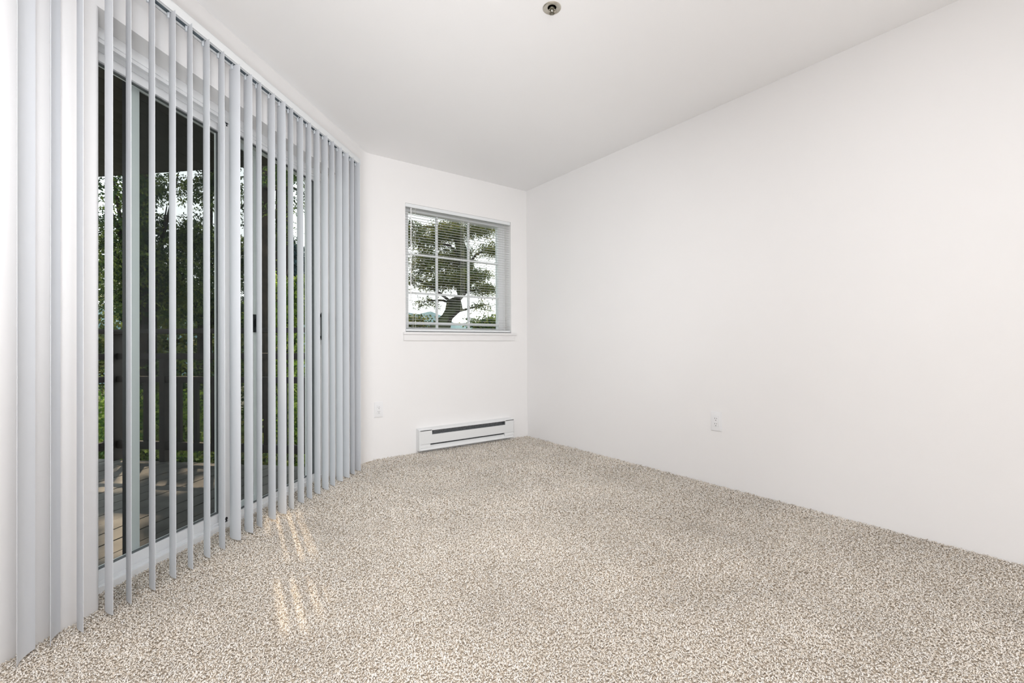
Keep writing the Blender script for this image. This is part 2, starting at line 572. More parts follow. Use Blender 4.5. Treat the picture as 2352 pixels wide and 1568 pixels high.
sp = door_panel('sliding_panel', 0.459, 1.337, -0.150, -0.114, 0.014, 2.069, 0.066, 0.052, 2.036)
fp = door_panel('fixed_panel', 1.245, 2.007, -0.196, -0.158, 0.014, 2.069, 0.064, 0.066, 2.016)
# handle on the sliding panel
hb = MB()
hb.box((0.478, -0.1135, 0.955), (0.500, -0.105, 1.143), bevel=0.002)
hb.box((0.482, -0.106, 0.965), (0.496, -0.078, 0.985), bevel=0.003)
hb.box((0.482, -0.106, 1.113), (0.496, -0.078, 1.133), bevel=0.003)
hb.box((0.480, -0.090, 0.955), (0.498, -0.076, 1.143), bevel=0.004)
hb.build('pull_handle', M['black'], sp)
B((0.470, -0.158, 0.955), (0.492, -0.1505, 1.143), bevel=0.002).build('outside_pull', M['black'], sp)
# screw holes of the rollers at both ends of the meeting stile
for z, rr in ((2.057, .0085), (2.043, .0045), (0.045, .0085), (0.030, .0075)):
    k = MB().lathe([(rr, -.0006), (rr, .0012)], 14)
    bmesh.ops.rotate(k.bm, verts=k.bm.verts, cent=(0, 0, 0), matrix=Matrix.Rotation(-math.pi / 2, 3, 'X'))
    bmesh.ops.translate(k.bm, verts=k.bm.verts, vec=(1.3205 if z > 1 else 1.327, -0.1135, z))
    k.build('roller_hole', M['black'], sp)

# insect screen outside, slid half open
sc = MB()
y0, y1 = -0.228, -0.212
S0, S1 = 0.945, 1.752
sc.box((S0, y0, 0.02), (S0 + .046, y1, 2.06), bevel=.002)
sc.box((S1 - .052, y0, 0.02), (S1, y1, 2.06), bevel=.002)
sc.box((S0 + .04, y0 + .001, 0.02), (S1 - .04, y1 - .001, .052), bevel=.002)
sc.box((S0 + .04, y0 + .001, 2.026), (S1 - .04, y1 - .001, 2.06), bevel=.002)
scr = sc.build('screen_door', M['vinyl'], door)
B((S0 + .04, -0.2205, .048), (S1 - .04, -0.2195, 2.03)).build('screen_mesh', M['screen'], scr, smooth=False)
B((S1, y0, 0.02), (S1 + .010, y1, 2.06)).build('weather_strip', M['black'], scr)
lt = MB().box((0.972, -0.2115, 0.997), (1.032, -0.200, 1.101), bevel=.002)
lt.box((0.992, -0.201, 1.030), (1.000, -0.186, 1.075), bevel=.002)
lt.build('latch', M['black'], scr)
B((0.985, -0.2005, 1.035), (0.991, -0.198, 1.075)).build('latch_slide', M['steel'], scr)

# ================================================================== VERTICAL BLIND
vb = empty('vertical_blind', M_LEFT, 'white vertical blind with curved vanes turned open across the sliding door', 'blind')
RZ0, RZ1 = 2.236, 2.276
rb = MB()
rb.box((0.27, 0.084, RZ0), (2.40, 0.087, RZ1), bevel=.001)
rb.box((0.27, 0.039, RZ0), (2.40, 0.042, RZ1))
rb.box((0.27, 0.039, RZ1 - .003), (2.40, 0.087, RZ1))
rb.box((0.27, 0.074, RZ0), (2.40, 0.086, RZ0 + .003))
rb.box((0.27, 0.040, RZ0), (2.40, 0.052, RZ0 + .003))
rail = rb.build('head_rail', M['rail'], vb)
B((0.272, 0.043, RZ0 + .010), (2.398, 0.083, RZ0 + .013)).build('rail_channel_shade', M['track_shade'], rail)  # dark bluish strip paints the shade inside the open rail
for s in (0.262, 2.40):
    B((s, 0.038, RZ0 - .001), (s + .009, 0.088, RZ1 + .001), bevel=.002).build('end_cap', M['rail'], rail)
for s in (0.36, 1.0, 1.75, 2.3):
    B((s, 0.0005, RZ1 - .001), (s + .03, 0.075, RZ1 + .003)).build('bracket', M['rail'], rail)

vm = MB()
prof = []
NS = 12
ch, sag, th = 0.0875, 0.0085, 0.0011
for k in range(NS + 1):
    u = -1 + 2 * k / NS
    prof.append((ch / 2 * u, -sag * (1 - u * u) + sag * .5))
inner = [(x, y + th) for x, y in prof]
vm.prism(prof + inner[::-1], 0.017, 2.2335)
vane_me = vm.mesh('vane', M['vane'])
hm = MB()
hm.box((-0.006, -0.0125, 2.216), (0.006, -0.0055, 2.2365), bevel=.001)
hm.tube([(0, -.006, 2.232), (0, -.003, 2.246)], 0.0025, 8)
hang_me = hm.mesh('vane_clip', M['clip'])
# near edge s, near edge offset, angle of the vane
VANES = [(2.344, .080, 149.7), (2.256, .074, 141), (2.183, .098, 121.1), (2.090, .099, 117.9), (2.023, .096, 125.6), (1.934, .099, 123.5), (1.847, .101, 122.5),
         (1.772, .105, 127), (1.675, .097, 123.5), (1.592, .097, 125.1), (1.497, .099, 110.4), (1.414, .097, 117.4), (1.346, .094, 128), (1.244, .095, 121.3),
         (1.164, .101, 117.4), (1.093, .097, 128.8), (.993, .093, 124.8), (.922, .099, 128.2), (.836, .100, 126.5), (.752, .105, 124.6), (.673, .104, 130),
         (.575, .104, 124.1), (.490, .107, 121.7), (.412, .104, 132.8), (.319, .104, 123)]
for s, of, an in VANES:
    # vane direction from the far edge to the near edge
    a = math.radians(180 - an)
    dx, dy = math.cos(a), math.sin(a)
    v = put('vane', vane_me, vb, (s - dx * .0435, of - dy * .0435, 0), math.atan2(dy, dx))
    put('vane_clip', hang_me, v)

# ================================================================== WINDOW (window_1)
win = struct(empty('window_1', Matrix.Translation((0, YB, 0))), 'white vinyl window with a three by three grid')
e = 0.0005
fx0, fx1, fz0, fz1 = 1.604, 2.541, 1.065, 2.062
fr = MB()
fr.box((WX0 + e, 0.10, WZ0 + e), (fx0, 0.155, WZ1 - e), bevel=.003)
fr.box((fx1, 0.10, WZ0 + e), (WX1 - e, 0.155, WZ1 - e), bevel=.003)
fr.box((fx0 - .002, 0.101, WZ0 + e), (fx1 + .002, 0.154, fz0), bevel=.003)
fr.box((fx0 - .002, 0.101, fz1), (fx1 + .002, 0.154, WZ1 - e), bevel=.003)
fr.build('window_frame', M['vinyl'], win)
gp = B((fx0 - .002, 0.124, fz0 - .002), (fx1 + .002, 0.130, fz1 + .002)).build('glass_pane', M['glass'], win, smooth=False)
for x in (1.885, 2.215):
    B((x - .009, 0.117, fz0), (x + .009, 0.137, fz1), bevel=.002).build('muntin', M['vinyl'], win)
for z in (1.704, 1.369):
    B((fx0, 0.118, z - .009), (fx1, 0.136, z + .009), bevel=.002).build('muntin', M['vinyl'], win)
B((fx0, 0.112, 1.098), (fx1, 0.138, 1.116), bevel=.002).build('meeting_rail', M['vinyl'], win)

# mini blind hung inside the opening
mb = empty('mini_blind', Matrix.Translation((0, YB, 0)), 'white aluminium mini blind with thin open slats hung in the back window', 'blind')
hr = B((WX0 + .003, 0.004, 2.074), (WX1 - .003, 0.030, 2.1025), bevel=.002).build('head_rail', M['rail'], mb)
sm = MB()
pr = []
for k in range(7):
    u = -1 + 2 * k / 6
    pr.append((0.0125 * u, 0.0016 * (1 - u * u)))
pin = [(y, z + .0004) for y, z in pr]
sm.prism(pr + pin[::-1], WX0 + .006, WX1 - .006, axis='x')
slat_me = sm.mesh('slat', M['slat'])
NSL = 45
for k in range(NSL):
    z = 1.066 + k * (2.060 - 1.066) / (NSL - 1)
    o = put('slat', slat_me, mb, (0, 0.017, z))
    o.rotation_euler = (math.radians(4), 0, 0)
B((WX0 + .006, 0.006, 1.034), (WX1 - .006, 0.028, 1.050), bevel=.003).build('bottom_rail', M['rail'], mb)
for x in (1.607, 2.077, 2.545):
    c = MB()
    for y in (0.0045, 0.0295):
        c.tube([(x, y, 1.05), (x, y, 2.076)], 0.0008, 5)
    c.tube([(x + .018, 0.0046, 1.05), (x + .018, 0.0046, 2.076)], 0.0009, 5)
    c.build('ladder_cord', M['cord'], mb)
MB().tube([(1.583, -0.004, 2.066), (1.581, -0.010, 2.03), (1.576, -0.012, 1.288)], 0.0042, 6).build('tilt_wand', M['wand'], mb)
pc = MB().tube([(1.622, 0.001, 2.074), (1.622, 0.0, 1.12)], 0.001, 5)
pc.lathe([(.003, -.03), (.006, -.02), (.003, 0)], 8, (1.622, 0.0, 1.12))
pc.build('lift_cord', M['cord'], mb)

# ================================================================== BASEBOARD HEATER
HX0, HX1 = 1.6235, 2.598
ht = empty('baseboard_heater', Matrix(((1, 0, 0, 0), (0, -1, 0, YB), (0, 0, -1, 0), (0, 0, 0, 1))) if 0 else Matrix.Translation((0, YB, 0)), 'long white electric baseboard heater low on the back wall', 'heater')
D = -0.0635
hz0, hz1 = 0.031, 0.2045
EW = 0.010
B((HX0 + .001, -0.004, hz0 + .001), (HX1 - .001, -0.0005, hz1 + .008)).build('back_plate', M['heater'], ht)
cv = MB()
sx0, sx1 = 1.739, 2.5025
# top: slopes gently from the wall to the front lip
cv.prism([(-0.0008, hz1 + .0075), (-0.0008, hz1 + .0095), (D + .004, hz1 + .001), (D, hz1 - .003), (D, 0.1955), (D + .0015, 0.1955), (D + .0015, hz1 - .004)][::-1], HX0 + EW, HX1 - .002, axis='x')
cv.box((HX0 + EW, D, 0.0855), (sx0, D + .0015, hz1 - .003))
cv.box((sx1, D, 0.0855), (HX1 - .002, D + .0015, hz1 - .003))
cv.prism([(D, 0.0855), (D, 0.1585), (D + .004, 0.1605), (D + .005, 0.1600), (D + .0015, 0.1575), (D + .0015, 0.0870), (D + .010, 0.0870), (D + .010, 0.0855)], sx0, sx1, axis='x')
for x in (sx0, sx1 - .002):
    cv.box((x, D, 0.1580), (x + .002, D + .012, 0.1960))
cover = cv.build('front_cover', M['heater'], ht)
for x in (HX0, HX1 - EW * .4):
    pass
MB().prism([(-0.0008, hz0), (-0.0008, hz1 + .0090), (D + .004, hz1 + .0005), (D, hz1 - .003), (D, hz0 + .006), (D + .005, hz0)], HX0, HX0 + EW, axis='x').build('end_cap', M['heater'], ht)
MB().prism([(-0.0008, hz0), (-0.0008, hz1 + .0090), (D + .004, hz1 + .0005), (D, hz1 - .003), (D, hz0 + .006), (D + .005, hz0)], HX1 - .003, HX1, axis='x').build('end_cap', M['heater'], ht)
# kick plate below the air intake
kp = MB()
kp.prism([(D + .002, hz0 + .001), (D - .0005, hz0 + .005), (D + .001, hz0 + .012), (D + .022, 0.0690), (D + .024, 0.0690), (D + .004, hz0 + .012), (D + .004, hz0 + .001)], HX0 + EW, HX1 - .002, axis='x')
kp.box((HX0 + EW, -0.05, hz0 + .001), (HX1 - .002, D + .004, hz0 + .003))
kp.build('kick_plate', M['heater'], ht)
for x0, x1 in ((HX0 + EW, 1.727), (2.494, HX1 - .002)):
    MB().prism([(D + .003, 0.052), (D + .002, 0.073), (D + .008, 0.0855), (D + .022, 0.0855), (D + .012, 0.052)], x0, x1, axis='x').build('junction_cover', M['heater'], ht)
hf = MB()
hf.box((HX0 + .06, -0.036, 0.098), (HX1 - .05, -0.030, 0.160))
n_f = 120
for k in range(n_f):
    x = sx0 - .01 + (sx1 - sx0 + .02) * k / (n_f - 1)
    hf.box((x, -0.050, 0.100), (x + .0006, -0.014, 0.152))
fins = hf.build('heating_fins', M['heater_dark'], ht, smooth=False)
fins['kind'] = 'stuff'
B((HX0 + EW, -0.010, 0.036), (HX1 - .004, -0.006, 0.200)).build('reflector', M['heater_dark'], ht, smooth=False)  # dark colour paints the shade seen through the air gaps
B((sx0, -0.022, 0.170), (sx1, -0.019, 0.196)).build('baffle', M['heater_dark'], ht, smooth=False)
for x in (1.825, 2.285):
    B((x, D + .002, 0.1585), (x + .006, D + .012, 0.1640), bevel=.001).build('spring_tab', M['steel'], ht)


# ================================================================== OUTLETS
def outlet(matrix, label, hgt):
    rt = empty('wall_outlet', matrix, label, 'outlet', 'white wall outlets')
    pl = MB()
    w2, h2 = 0.0365, hgt / 2
    # plate faces local -y
    pl.prism([(-w2, -h2), (w2, -h2), (w2, h2), (-w2, h2)], -0.0025, 0.0, axis='y')
    pl.box((-w2 + .003, -0.0065, -h2 + .003), (w2 - .003, -0.002, h2 - .003), bevel=.002)
    plate = pl.build('cover_plate', M['outlet'], rt)
    B((-0.0172, -0.0070, -0.034), (0.0172, -0.0064, 0.034)).build('seam', M['clip'], plate, smooth=False)
    rc = B((-0.0166, -0.0084, -0.0333), (0.0166, -0.006, 0.0333), bevel=.0008).build('receptacle', M['outlet'], rt)
    for zc in (0.016, -0.018):
        for x, hh in ((-0.0063, .0040), (0.0063, .0034)):
            B((x - .0011, -0.0087, zc + .004 - hh), (x + .0011, -0.0082, zc + .004 + hh)).build('slot', M['slot'], rc, smooth=False)
        g = MB().lathe([(.0027, -.0003), (.0027, .0003)], 12)
        bmesh.ops.rotate(g.bm, verts=g.bm.verts, cent=(0, 0, 0), matrix=Matrix.Rotation(math.pi / 2, 3, 'X'))
        bmesh.ops.translate(g.bm, verts=g.bm.verts, vec=(0, -0.0085, zc - .0085))
        g.build('ground_hole', M['slot'], rc)
    return rt


outlet(Matrix.Translation((1.302, YB - .0003, 0.402)), 'white rectangular outlet on the back wall left of the heater', 0.124)
outlet(Matrix.Translation((XR - .0003, 1.627, 0.417)) @ Matrix.Rotation(-math.pi / 2, 4, 'Z'), 'white rectangular outlet on the long right wall', 0.124)

# ================================================================== FIRE SPRINKLER
sk = empty('fire_sprinkler', Matrix.Translation((1.370, 1.565, H)), 'round nickel fire sprinkler head on the white ceiling', 'sprinkler')
MB().lathe([(.0415, -.0003), (.0415, -.0025), (.039, -.0045), (.026, -.0035), (.021, -.0015), (.020, -.0008), (.0195, -.0003)][::-1], 40).build('escutcheon', M['nickel'], sk)
MB().lathe([(.0125, -.001), (.0125, -.005), (.010, -.008), (.006, -.010)], 20).build('body', M['brass_dark'], sk)
for sgn in (-1, 1):
    a = math.radians(-36)
    q = Vector((math.cos(a), math.sin(a), 0)) * sgn
    MB().tube([q * .009 + Vector((0, 0, -.005)), q * .0155 + Vector((0, 0, -.010)), q * .0150 + Vector((0, 0, -.016)), q * .006 + Vector((0, 0, -.0225)), Vector((0, 0, -.0235))], [.0024, .0024, .0024, .0026, .003], 8).build('frame_arm', M['nickel'], sk)
MB().lathe([(.0028, -.009), (.0034, -.015), (.0022, -.021)], 12).build('glass_bulb', M['bulb'], sk)
df = MB()
df.lathe([(.005, -.0225), (.005, -.0255)], 12)
for k in range(12):
    a = 2 * math.pi * k / 12
    b_ = a + 0.36
    m_ = (a + b_) / 2
    df.prism([(0.003 * math.cos(a), 0.003 * math.sin(a)), (.0125 * math.cos(a + .04), .0125 * math.sin(a + .04)), (.0130 * math.cos(m_), .0130 * math.sin(m_)), (.0125 * math.cos(b_ - .04), .0125 * math.sin(b_ - .04)), (.003 * math.cos(b_), .003 * math.sin(b_))], -.0260, -.0248)
df.build('deflector', M['brass_dark'], sk)

# ================================================================== BALCONY
DZ = -0.055
deck = struct(empty('deck', M_LEFT), 'weathered grey plank deck of the balcony')
PW = 0.138
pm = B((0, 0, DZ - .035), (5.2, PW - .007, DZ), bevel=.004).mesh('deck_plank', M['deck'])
nP = 16
for k in range(nP):
    put('deck_plank', pm, deck, (0.0 + RNG.uniform(-.004, .004), -0.245 - PW - k * PW, RNG.uniform(-.002, .002)))
for s in (0.05, 0.9, 1.8, 2.7, 3.6, 4.5):
    B((s, -2.45, DZ - .19), (s + .04, -0.25, DZ - .036)).build('joist', M['fence'], deck)

roof = struct(empty('porch_ceiling', M_LEFT), 'dark board ceiling over the balcony')
RW = 0.14
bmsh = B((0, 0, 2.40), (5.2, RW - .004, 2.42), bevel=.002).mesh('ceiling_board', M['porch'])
for k in range(17):
    put('ceiling_board', bmsh, roof, (0.0, -0.245 - RW - k * RW, RNG.uniform(-.001, .001)))
B((-0.03, -2.66, 2.40), (-0.001, -0.20, 2.58)).build('fascia', M['porch'], roof)
B((-0.03, -2.66, 2.421), (5.2, -0.245, 2.6)).build('roof_deck', M['porch'], roof)
struct(MB().prism([(-0.25, -WTH), (S_END, -WTH), (S_END, -WTH - .012), (-0.25, -WTH - .012)][::-1], H, 2.75).build('trim_2', M['stucco']), 'outside siding above the porch').matrix_world = M_LEFT


def railing(name, matrix, length, post_at, label, first=0.10, slim=()):
    rt = empty(name, matrix, label, 'railing')
    # local x runs along the railing, y is its thickness
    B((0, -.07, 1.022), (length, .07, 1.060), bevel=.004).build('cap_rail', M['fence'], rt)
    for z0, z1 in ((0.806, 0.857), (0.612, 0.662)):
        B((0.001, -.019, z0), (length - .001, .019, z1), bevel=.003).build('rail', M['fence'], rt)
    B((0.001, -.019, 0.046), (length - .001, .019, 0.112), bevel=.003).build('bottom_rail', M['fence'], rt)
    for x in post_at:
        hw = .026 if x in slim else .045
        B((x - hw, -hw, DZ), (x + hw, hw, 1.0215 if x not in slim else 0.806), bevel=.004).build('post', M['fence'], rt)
    x = first
    bal = B((-.018, -.013, 0.1115), (.018, .013, 0.6125), bevel=.003).mesh('baluster', M['fence'])
    while x < length - .1:
        if min(abs(x - p) for p in post_at) > .07:
            put('baluster', bal, rt, (x, 0, 0))
        x += 0.160
    return rt


ang_out = math.atan2(N2.y, N2.x)
rm = Matrix.Translation(LW(0.0, -0.26, 0)) @ Matrix.Rotation(ang_out, 4, 'Z')
railing('balcony_railing', rm, 2.13, (0.06, 1.55, 2.04), 'dark brown timber railing at the far end of the balcony', 0.125, (1.55,))
rm2 = Matrix.Translation(LW(0.09, -2.30, 0)) @ Matrix.Rotation(math.atan2(T2.y, T2.x), 4, 'Z')
railing('balcony_railing', rm2, 5.0, (1.6, 3.2, 4.8), 'dark brown timber railing along the front edge of the balcony', 0.2)

# outside face of the house, seen only from the side
struct(B((XL - .05, YB + BT + .001, -1.5), (XR + .3, YB + BT + .015, 2.8)).build('wall_outside', M['stucco']), 'outside siding of the back wall') if 0 else None

# ================================================================== GARDEN AND TREES
gm = bmesh.new()
NG = 40
ext = 60.0
rows = []
for i in range(NG + 1):
    row = []
    for j in range(NG + 1):
        x = -ext + 2 * ext * i / NG
        y = 3 + 2 * ext * j / NG
        dd = math.hypot(x, y)
        z = -2.4 - max(0, (dd - 14)) * 0.05 + 0.25 * math.sin(x * .31 + 1) * math.cos(y * .27)
        row.append(gm.verts.new((x, y + 1.5, z)))
    rows.append(row)
for i in range(NG):
    for j in range(NG):
        gm.faces.new((rows[i][j], rows[i + 1][j], rows[i + 1][j + 1], rows[i][j + 1]))
me = bpy.data.meshes.new('ground')
gm.to_mesh(me)
gm.free()
me.materials.append(M['soil'])
struct(put('ground', me), 'brown forest floor below the balcony')

hm_ = bmesh.new()
prev = None
for i in range(81):
    a = math.radians(-40 + i * 1.5)
    rr = 150
    hgt = 9 + 4.5 * (0.5 + 0.5 * math.sin(i * .21 + .6)) + 1.6 * math.sin(i * .9) + 0.8 * math.sin(i * 2.3)
    p = [(rr * math.sin(a), rr * math.cos(a), -14), (rr * 1.01 * math.sin(a), rr * 1.01 * math.cos(a), hgt * .6), (rr * 1.08 * math.sin(a), rr * 1.08 * math.cos(a), hgt), (rr * 1.3 * math.sin(a), rr * 1.3 * math.cos(a), -14)]
    cur = [hm_.verts.new(q) for q in p]
    if prev:
        for k in range(3):
            hm_.faces.new((prev[k], cur[k], cur[k + 1], prev[k + 1]))
    prev = cur
me = bpy.data.meshes.new('hill')
hm_.to_mesh(me)
hm_.free()
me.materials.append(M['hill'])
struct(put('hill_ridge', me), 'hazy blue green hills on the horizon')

# gaps between the sprays: where a leaf's shadow would fall on one of these patches the crown is open
FLECKS = [(0.69, 3.01, 0.10), (0.55, 3.15, 0.08), (0.84, 2.87, 0.08), (-0.42, 4.95, 0.10), (-0.36, 4.99, 0.10), (-0.24, 4.78, 0.10), (-0.09, 4.64, 0.12), (0.01, 4.55, 0.10), (0.13, 4.55, 0.08), (0.24, 4.51, 0.07), (-0.37, 4.21, 0.07), (-0.34, 4.38, 0.09), (-0.32, 4.52, 0.07), (0.19, 4.06, 0.08), (0.15, 3.95, 0.06), (0.01, 3.93, 0.05), (-0.11, 4.09, 0.05), (-0.30, 3.45, 0.05), (-0.17, 3.38, 0.05), (-0.24, 3.20, 0.05), (-0.22, 2.97, 0.07), (0.41, 2.64, 0.05), (0.47, 2.66, 0.05), (0.45, 2.53, 0.04), (0.46, 2.41, 0.06), (0.44, 2.21, 0.06), (0.34, 1.83, 0.05), (0.32, 1.69, 0.05), (0.36, 1.76, 0.06)]

GREENS = {
    'dark': [(0.045, 0.080, 0.026), (0.085, 0.125, 0.034), (0.028, 0.055, 0.024), (0.15, 0.19, 0.045)],
    'olive': [(0.085, 0.110, 0.034), (0.125, 0.140, 0.038), (0.050, 0.075, 0.024), (0.18, 0.18, 0.050)],
    'bright': [(0.17, 0.27, 0.035), (0.26, 0.36, 0.055), (0.08, 0.15, 0.026), (0.36, 0.43, 0.10)],  # sunlit look of the shaded shrubs is put into these greens
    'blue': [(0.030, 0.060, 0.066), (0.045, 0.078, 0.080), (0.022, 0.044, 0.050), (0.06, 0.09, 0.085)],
}


def foliage(parent, blobs, tone, origin, leaf=(0.075, 0.022), name='foliage', droop=0.5, per=12):
    """blobs: (x, y, z, rx, ry, rz, number of twigs); every twig carries several leaves"""
    C_, Dv, Cc, Ls = [], [], [], []
    leaf = (leaf[0] * .62, leaf[1] * .55)
    per = int(per * 1.35)
    pal = np.array(GREENS[tone])
    for bx, by, bz, rx, ry, rz, n in blobs:
        n = int(n * 1.75)
        q = RNG.normal(size=(n, 3))
        q /= np.linalg.norm(q, axis=1)[:, None]
        q *= RNG.uniform(0.15, 1.0, n)[:, None] ** 0.6
        start = np.array([bx, by, bz]) + q * np.array([rx, ry, rz])
        az = RNG.uniform(0, 2 * np.pi, n)
        tw = np.c_[np.cos(az), np.sin(az), -droop + RNG.uniform(-.35, .45, n)]
        tw /= np.linalg.norm(tw, axis=1)[:, None]
        tl = RNG.uniform(0.16, 0.38, n) * leaf[0] / 0.050
        col = pal[RNG.integers(0, len(pal), n)] * RNG.uniform(.7, 1.3, n)[:, None]
        for k in range(per):
            f_ = (k + RNG.uniform(0, 1, n)) / per
            c = start + tw * (tl * f_)[:, None] + RNG.normal(size=(n, 3)) * 0.012
            dv = tw * 0.6 + RNG.normal(size=(n, 3)) * 0.55
            dv[:, 2] -= droop * .5
            dv /= np.linalg.norm(dv, axis=1)[:, None]
            C_.append(c)
            Dv.append(dv)
            Cc.append(col * RNG.uniform(.75, 1.25, n)[:, None])
            Ls.append(RNG.uniform(.7, 1.3, n))
    C_ = np.concatenate(C_)
    Dv = np.concatenate(Dv)
    Cc = np.concatenate(Cc)
    Ls = np.concatenate(Ls)
    k_ = C_[:, 2] / math.tan(SUN_EL)
    fx_ = C_[:, 0] - math.sin(SUN_AZ) * k_
    fy_ = C_[:, 1] - math.cos(SUN_AZ) * k_
    keep = np.ones(len(C_), dtype=bool)
    for gx, gy, gr in FLECKS:
        rr_ = leaf[0] * .5 + .072 if gy < 2.8 else gr + leaf[0] * .5 + .02
        keep &= ((fx_ - gx) / rr_) ** 2 + ((fy_ - gy) / (rr_ * 1.5)) ** 2 > 1
    C_, Dv, Cc, Ls = C_[keep] - np.array(origin), Dv[keep], Cc[keep], Ls[keep]
    n = len(C_)
    sd = np.cross(Dv, RNG.normal(size=(n, 3)))
    sd /= np.linalg.norm(sd, axis=1)[:, None]
    L_ = (leaf[0] * Ls)[:, None]
    W_ = (leaf[1] * Ls)[:, None]
    V = np.empty((n, 4, 3))
    V[:, 0] = C_
    V[:, 1] = C_ + Dv * L_ * .5 + sd * W_
    V[:, 2] = C_ + Dv * L_
    V[:, 3] = C_ + Dv * L_ * .5 - sd * W_
    Fi = (np.arange(n)[:, None] * 4 + np.arange(4)[None]).astype(np.int32)
    me = bpy.data.meshes.new(name)
    me.vertices.add(n * 4)
    me.vertices.foreach_set('co', V.reshape(-1))
    me.loops.add(n * 4)
    me.loops.foreach_set('vertex_index', Fi.reshape(-1))
    me.polygons.add(n)
    me.polygons.foreach_set('loop_start', (np.arange(n) * 4).astype(np.int32))
    me.update(calc_edges=True)
    at = me.color_attributes.new('tint', 'FLOAT_COLOR', 'POINT')
    ca = np.ones((n, 4, 4))
    ca[:, :, :3] = Cc[:, None, :]
    at.data.foreach_set('color', ca.reshape(-1).astype(np.float32))
    me.materials.append(M['leaf'])
    o = put(name, me, parent)
    o['kind'] = 'stuff'
    return o


def tree(name, label, trunk, radii, blobs, tone, group=None, leaf=(0.075, 0.022), droop=0.5, per=12, branch_r=0.022, cat='tree', twigs=True):
    base = Vector(trunk[0])
    rt = empty(name, Matrix.Translation(base), label, cat, group)
    MB().tube([Vector(p) - base for p in trunk], radii, 10).build('trunk', M['mossy' if name == 'leaning_tree' else 'bark'], rt)
    if twigs:
        for b in blobs:
            c = Vector(b[:3])
            # branch leaves the trunk a little below the clump
            tgt = min(trunk, key=lambda p: (Vector(p) - c).length + (0.6 if p[2] > c.z else 0))
            p0 = Vector(tgt) - base
            p1 = c - base
            mid = p0.lerp(p1, .5) + Vector((RNG.uniform(-.1, .1), RNG.uniform(-.1, .1), .10 * (p1 - p0).length))
            end = p1 + (p1 - p0).normalized() * min(b[3], b[4]) * .6 + Vector((0, 0, -.05))
            MB().tube([p0, mid, p1, end], [branch_r * 1.3, branch_r, branch_r * .6, branch_r * .25], 6).build('branch', M['bark'], rt)
    foliage(rt, blobs, tone, base, leaf, droop=droop, per=per)
    return rt


def at(px, py, r):
    """world point at horizontal distance r in the direction measured at a photo pixel"""
    v = _F + _R * ((px - 1176) / 1056.494) - _U * ((py - 784) / 1056.494)
    v = v / math.hypot(v.x, v.y)
    return Vector((0, 0, CAM_H)) + v * r


def blob(px, py, r, w, h, n, dr=None):
    c = at(px, py, r)
    n = int(n * (0.5 if py < 480 and px < 720 else 0.60 if px < 720 else 0.95))
    return (c.x, c.y, c.z, w, w if dr is None else dr, h, n)


G = -2.5
# 1 big dark trunk straight behind the railing with hanging sprays
p = at(606, 780, 7.0)
tree('cedar_tree', 'tall cedar with straight dark rough trunk right behind the railing',
     [(p.x - .05, p.y, G), (p.x, p.y, 1.0), (p.x + .02, p.y, 3.0), (p.x, p.y + .05, 3.45)], [.17, .125, .11, .10],
     [blob(660, 395, 6.2, .42, .22, 150), blob(690, 440, 6.4, .22, .25, 60), blob(640, 430, 6.6, .25, .3, 70), blob(560, 470, 7.3, .4, .3, 110), blob(700, 380, 6.0, .3, .2, 70),
      blob(640, 520, 7.2, .18, .25, 60)],
     'dark', 'trees beyond the balcony', (0.06, 0.012), .7)
# 2 to 4: dense conifers seen through the left half of the door
p = at(330, 780, 8.6)
tree('fir_tree', 'dark drooping fir with thin crooked branches left of the cedar',
     [(p.x, p.y, G), (p.x + .05, p.y, 1.2), (p.x, p.y + .1, 4.6)], [.16, .11, .05],
     [blob(270, 520, 8.2, .45, .30, 200), blob(335, 590, 8.4, .6, .34, 330), blob(400, 440, 8.2, .55, .28, 240), blob(375, 520, 8.6, .6, .34, 320), blob(300, 640, 8.8, .6, .34, 300),
      blob(420, 640, 8.6, .6, .34, 320), blob(345, 700, 8.9, .7, .3, 300), blob(265, 430, 8.0, .3, .22, 70), blob(345, 420, 8.4, .35, .18, 80), blob(445, 540, 8.4, .4, .3, 200), blob(270, 590, 8.3, .35, .3, 120)],
     'dark', 'trees beyond the balcony', (0.075, 0.018), .6, branch_r=.03)
p = at(470, 780, 10.5)
tree('fir_tree', 'tall fir in the gap between railing post and cedar trunk',
     [(p.x, p.y, G), (p.x, p.y, 1.2), (p.x + .1, p.y, 5.2)], [.17, .12, .05],
     [blob(470, 430, 10, .6, .3, 170), blob(500, 580, 10.2, .75, .5, 380), blob(450, 690, 10.4, .8, .42, 380), blob(560, 600, 10.6, .5, .6, 330), blob(545, 710, 10.5, .6, .5, 330), blob(490, 410, 9.8, .35, .2, 60)],
     'dark', 'trees beyond the balcony', (0.085, 0.02), .6, branch_r=.035)
p = at(300, 800, 18)
tree('broadleaf_tree', 'broad leafy tree forming the dark wall of green behind the firs',
     [(p.x, p.y, G - .3), (p.x, p.y, 1.0), (p.x + .2, p.y, 4.5)], [.25, .2, .08],
     [blob(250, 640, 17.9, 1.62, 1.25, 180), blob(380, 670, 18.6, 1.62, 1.12, 204), blob(480, 750, 19.2, 1.88, 1.00, 312), blob(330, 790, 17.9, 1.75, 1.00, 360), blob(230, 810, 17.3, 1.75, 1.00, 336), blob(430, 850, 17.3, 2.00, 1.00, 504), blob(570, 820, 19.2, 1.75, 1.12, 456)],
     'olive', 'trees beyond the balcony', (0.19, 0.07), .25, 8, .05)
